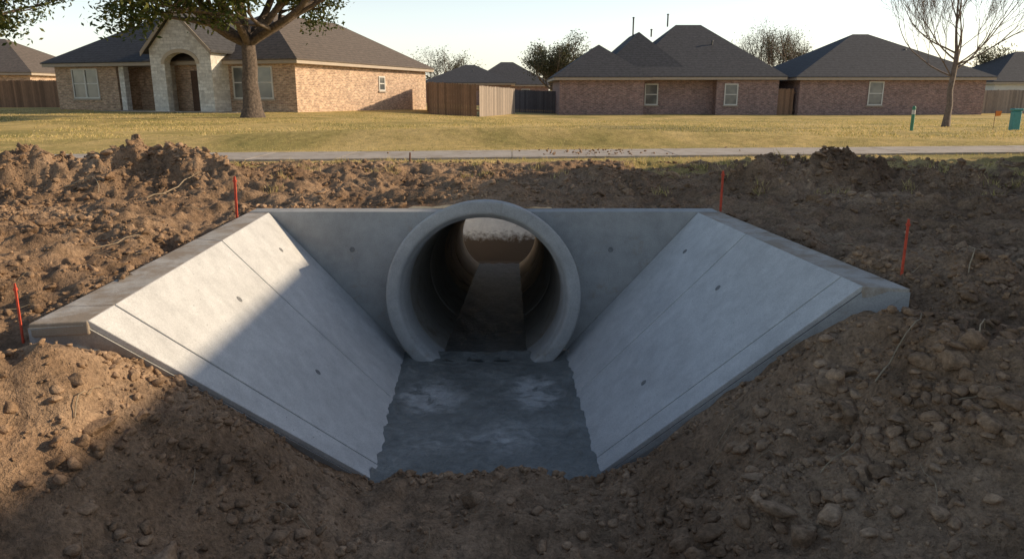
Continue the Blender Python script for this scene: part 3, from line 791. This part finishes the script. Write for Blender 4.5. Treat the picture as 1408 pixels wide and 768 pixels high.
def archwall(name, x0, x1, a0, a1, zs, y0, y1, z0, ztop_fn, mat, parent, n=40):
    V = []; F = []
    cxm = (a0+a1)/2; ra = (a1-a0)/2
    xs_ = sorted(set(list(np.linspace(x0, x1, n))+[a0-1e-4, a0+1e-4, a1-1e-4, a1+1e-4, (x0+x1)/2]))
    for x in xs_:
        inside = a0 < x < a1
        zb_ = zs+math.sqrt(max(ra*ra-(x-cxm)**2, 0))*.55 if inside else z0
        zt = ztop_fn(x); V += [(x, y0, zb_), (x, y1, zb_), (x, y1, zt), (x, y0, zt)]
    for i in range(len(xs_)-1):
        a = 4*i; b = a+4; F += [(a, b, b+3, a+3), (a+1, a+2, b+2, b+1), (a, a+1, b+1, b), (a+3, b+3, b+2, a+2)]
    F += [(0, 3, 2, 1), (4*len(xs_)-4, 4*len(xs_)-3, 4*len(xs_)-2, 4*len(xs_)-1)]
    return mobj(name, V, F, mat, parent, uv=True)
pm = (pfx0+pfx1)/2
GR = 1.9
gt = lambda x: 3.35+(1-abs(x-pm)/((pfx1-pfx0)/2))*GR
archwall('portico_front', pfx0, pfx1, ax0, ax1, 2.55, yf0, yf1, -.3, gt, M_STONE, h1)
V = []; F = []
cxm = (ax0+ax1)/2; ra = (ax1-ax0)/2
for i in range(21):
    t = math.pi*i/20
    for rr in (0, .2):
        V += [(cxm-(ra+rr)*math.cos(t), yf0-.04, 2.55+(ra*.55+rr)*math.sin(t)), (cxm-(ra+rr)*math.cos(t), yf0+.02, 2.55+(ra*.55+rr)*math.sin(t))]
for i in range(20):
    a = 4*i; b = a+4; F += [(a, b, b+2, a+2), (a, a+1, b+1, b), (a+2, b+2, b+3, a+3)]
mobj('arch_surround', V, F, M_BRICK, h1)
box('portico_side', pfx0, pfx0+.4, yf1+.002, -.002, -.3, 3.3, M_STONE, h1)
box('portico_side', pfx1-.4, pfx1, yf1+.002, -.002, -.3, 3.3, M_STONE, h1)
gxa, gxb = pfx0-.3, pfx1+.3
def gabroof(th):
    a = gt(pfx0)-.3*GR/((pfx1-pfx0)/2); zp = gt(pm)
    V = []
    for y in (yf0-.3, 5.5):
        V += [(gxa, y, a+.02), (pm, y, zp+.02), (gxb, y, a+.02), (gxb, y, a+.02+th), (pm, y, zp+.02+th), (gxa, y, a+.02+th)]
    F = [(0, 1, 4, 5), (1, 2, 3, 4), (11, 10, 7, 6), (10, 9, 8, 7), (0, 6, 7, 1), (1, 7, 8, 2), (5, 4, 10, 11), (4, 3, 9, 10), (0, 5, 11, 6), (2, 8, 9, 3)]
    mobj('portico_roof', V, F, M_ROOF2, h1)
    for s in (-1, 1):
        xe = gxa if s < 0 else gxb
        V = [(xe, yf0-.34, a-.1), (pm, yf0-.34, zp-.08), (pm, yf0-.34, zp+.16), (xe, yf0-.34, a+.14), (xe, yf0-.302, a-.1), (pm, yf0-.302, zp-.08), (pm, yf0-.302, zp+.16), (xe, yf0-.302, a+.14)]
        mobj('rake_board', V, [(0, 1, 2, 3), (7, 6, 5, 4), (0, 4, 5, 1), (3, 2, 6, 7)], M_TRIM, h1)
gabroof(.14)
for x in (-8.9, -12.0): box('porch_post', x-.18, x+.18, .35, .71, .1, ze-.18, M_STONE, h1)

h2 = empty('added_shadow_house', (3.5, 56, -.42), 0)
for (a, b, c, d) in ((0, 6.2, 0, 10), (6.21, 11.6, 1.2, 12.5), (11.61, 16.2, .4, 13)): box('walls', a, b, c, d, -.4, 2.55, M_BRICK2, h2)
hip(h2, 0, 6.2, 0, 10, 2.72, 5.2, M_ROOF2, axisdir='y')
hip(h2, 3.0, 9.6, .9, 12, 2.735, 6.2, M_ROOF2, axisdir='y')
hip(h2, 5.2, 16.2, .5, 13, 2.75, 6.95, M_ROOF2, axisdir='x', ridge=5.0)
window(h2, 6.95, .75, 2.3, 1.0, 1.2); window(h2, 12.7, .75, 2.3, 1.0, .4)
vent(h2, 6.0, 5, 5.6, 1.7); vent(h2, 9.0, 6.6, 6.8, .9); vent(h2, 7.4, 4.8, 5.9, .5); vent(h2, 12, 4, 5, .5)
h3 = empty('added_shadow_house', (21.1, 56, -.42), 0)
box('walls', 0, 13.6, 0, 12.4, -.4, 2.55, M_BRICK2, h3); hip(h3, 0, 13.6, 0, 12.4, 2.72, 6.2, M_ROOF2, axisdir='x', ridge=6.7)
window(h3, 5.6, .75, 2.45, 1.1, 0)
vent(h3, 9.2, 3.6, 4.4, .45)
def plainhouse(x, y, w, d, rise, wall, roof, rz=0, eave=2.7, zb=-.4):
    h = empty('added_shadow_house', (x, y, zb), rz); box('walls', 0, w, 0, d, -.4, eave-.17, wall, h); hip(h, 0, w, 0, d, eave, eave+rise, roof)
    window(h, w*.3, .8, 2.2, 1.1, 0); window(h, w*.7, .8, 2.2, 1.1, 0); vent(h, w*.55, d*.3, eave+rise*.4, .5); return h
plainhouse(-9.6, 84, 9.5, 9, 2.1, M_BRICK2, M_ROOF2); plainhouse(-5.2, 98, 10, 9, 3.0, M_BRICK2, M_ROOF2, .1)
plainhouse(-54, 62, 15, 11, 3.0, M_BRICK, M_ROOF, zb=.1)
plainhouse(48, 76, 14, 11, 3.2, M_WHITE, M_ROOF2)
shadow_house = empty('added_shadow_house', (11.2, -5.5, 0), 0)  # unseen house added off to the right to cast the foreground shadow
box('walls', 0, 8.6, 0, 19.2, -.6, 2.95, M_BRICK2, shadow_house)
zr = 6.28; ov = .4
V = [(-ov, -ov, 2.95), (8.6+ov, -ov, 2.95), (8.6+ov, 19.2+ov, 2.95), (-ov, 19.2+ov, 2.95), (-ov, -ov, 3.1), (8.6+ov, -ov, 3.1), (8.6+ov, 19.2+ov, 3.1), (-ov, 19.2+ov, 3.1), (4.3, -ov, zr), (4.3, 19.2+ov, zr)]
mobj('roof', V, [(3, 2, 1, 0), (0, 1, 5, 8, 4), (2, 3, 7, 9, 6), (4, 8, 9, 7), (5, 6, 9, 8), (1, 2, 6, 5), (3, 0, 4, 7)], M_ROOF, shadow_house)
for yc in (3, 8, 13, 17): window(shadow_house, yc, .9, 2.3, 1.2, 8.6, side='x')

# ------------------------------------------------------------------ fences
def fence(name, p0, p1, h, mat, pw=.14):
    p0 = Vector(p0); p1 = Vector(p1); d = p1-p0; ln = d.length; d.normalize(); nrm = Vector((d.y, -d.x)); e = empty(name)
    V = []; F = []; n = int(ln/(pw+.008))
    for i in range(n):
        a = p0+d*(i*(pw+.008)); b = a+d*pw; z = gz((a.x+b.x)/2, (a.y+b.y)/2); hh = h+random.uniform(-.025, .025); o = random.uniform(0, .01)
        b0 = len(V)
        for t in (0+o, .022+o):
            V += [(a.x+nrm.x*t, a.y+nrm.y*t, z-.1), (b.x+nrm.x*t, b.y+nrm.y*t, z-.1), (b.x+nrm.x*t, b.y+nrm.y*t, z+hh-.04), ((b.x-d.x*.03)+nrm.x*t, (b.y-d.y*.03)+nrm.y*t, z+hh), ((a.x+d.x*.03)+nrm.x*t, (a.y+d.y*.03)+nrm.y*t, z+hh), (a.x+nrm.x*t, a.y+nrm.y*t, z+hh-.04)]
        F.append(tuple(b0+k for k in range(5, -1, -1))); F.append(tuple(b0+6+k for k in range(6)))
        for k in range(6): F.append((b0+k, b0+(k+1) % 6, b0+6+(k+1) % 6, b0+6+k))
    mobj('pickets', V, F, mat, e)
    V = []; F = []
    for zz in (.3, h-.35):
        b0 = len(V); za = gz(p0.x, p0.y)+zz; zb_ = gz(p1.x, p1.y)+zz
        for (pt, z) in ((p0, za), (p1, zb_)):
            for (t, q) in ((-.05, 0), (-.003, 0), (-.003, .09), (-.05, .09)): V.append((pt.x+nrm.x*t, pt.y+nrm.y*t, z+q))
        F += [(b0+k, b0+(k+1) % 4, b0+4+(k+1) % 4, b0+4+k) for k in range(4)]
    mobj('rails', V, F, mat, e)
fence('wood_fence', (-5.9, 53), (-4.9, 45.2), 1.85, M_WOOD); fence('wood_fence', (-4.9, 45.2), (-1.95, 45), 1.85, M_WOOD)
fence('wood_fence', (-1.95, 45), (.2, 55.5), 1.8, M_WOODG); fence('wood_fence', (.1, 61), (3.6, 61), 1.75, M_WOODD)
fence('wood_fence', (19.7, 56.5), (21.0, 56.5), 1.9, M_WOOD); fence('wood_fence', (-60, 55), (-27.5, 53), 1.85, M_WOOD)
fence('wood_fence', (34.8, 60), (60, 62), 1.8, M_WOODG); fence('wood_fence', (-2, 74), (5, 74), 1.8, M_WOODD)

# ------------------------------------------------------------------ utility markers
def post(name, x, y, h, r, mat, cap):
    e = empty(name); z = gz(x, y); cyl('post', (x, y, z-.2), (x, y, z+h), r, r, mat, e, 12); cyl('cap', (x, y, z+h), (x, y, z+h+.05), r*1.15, r*.5, cap, e, 12)
    cyl('label_band', (x, y, z+h*.72), (x, y, z+h*.9), r*1.05, r*1.05, M_WHITE, e, 12)
post('utility_marker_post', 12.4, 23.4, .72, .05, M_GREEN, M_GREEN)
e = empty('utility_pedestal'); zz = gz(16.6, 25)
o = box('cabinet', 16.5, 16.78, 24.9, 25.1, zz-.05, zz+.62, M_TEAL, e); o.modifiers.new('b', 'BEVEL').width = .03
o = box('lid', 16.48, 16.80, 24.88, 25.12, zz+.622, zz+.70, M_TEAL, e); o.modifiers.new('b', 'BEVEL').width = .02
e = empty('marker_flag'); zz = gz(15.95, 25); cyl('wire', (15.95, 25, zz-.1), (15.95, 25, zz+.62), .008, .008, M_RUST, e, 6)
mobj('flag', [(15.95, 25, zz+.45), (16.15, 25.03, zz+.46), (16.16, 25.0, zz+.62), (15.95, 25, zz+.62)], [(0, 1, 2, 3)], M_ORANGE, e)

# ------------------------------------------------------------------ light
AZ = 12.0; EL = 21.0
S = Vector((math.cos(math.radians(AZ))*math.cos(math.radians(EL)), math.sin(math.radians(AZ))*math.cos(math.radians(EL)), math.sin(math.radians(EL))))
sun = bpy.data.lights.new('sun', 'SUN'); sun.energy = 5.0; sun.angle = math.radians(.5); sun.color = (1.0, .81, .57)
so = bpy.data.objects.new('sun', sun); so.rotation_euler = S.to_track_quat('Z', 'Y').to_euler(); so.location = (20, 0, 20); COL.objects.link(so)
w = bpy.data.worlds.new('World'); scene.world = w; w.use_nodes = True; nt = w.node_tree
bg = nt.nodes['Background']; sky = nt.nodes.new('ShaderNodeTexSky'); sky.sky_type = 'NISHITA'; sky.sun_disc = False
sky.sun_elevation = math.radians(EL); sky.sun_rotation = math.radians(90-AZ); sky.air_density = 1.0; sky.dust_density = .9; sky.ozone_density = 1.0
tc = nt.nodes.new('ShaderNodeTexCoord'); sp = nt.nodes.new('ShaderNodeSeparateXYZ'); nt.links.new(tc.outputs['Generated'], sp.inputs[0])
hz = ramp(nt, sp.outputs['Z'], [(0.0, (.58, .545, .495)), (.08, (.48, .468, .45)), (.15, (.36, .36, .355)), (.28, (.09, .088, .085)), (.5, (.03, .028, .026)), (1.0, (.02, .018, .016))])
sc = N(nt, 'ShaderNodeVectorMath', _operation='SCALE'); L(nt, hz.outputs[0], sc.inputs[0]); sc.inputs['Scale'].default_value = 1/.13
ad = N(nt, 'ShaderNodeVectorMath', _operation='ADD'); L(nt, sky.outputs[0], ad.inputs[0]); L(nt, sc.outputs[0], ad.inputs[1])
L(nt, ad.outputs[0], bg.inputs[0]); bg.inputs[1].default_value = .13

cam = bpy.data.cameras.new('camera'); cam.lens = 26.0; cam.sensor_width = 36; cam.clip_end = 3000; cam.clip_start = .05
co = bpy.data.objects.new('camera', cam); co.location = (0, 0, 1.1); co.rotation_euler = (math.radians(90-14.02), 0, 0); COL.objects.link(co); scene.camera = co
scene.view_settings.view_transform = 'Standard'; scene.view_settings.look = 'None'; scene.view_settings.exposure = 0
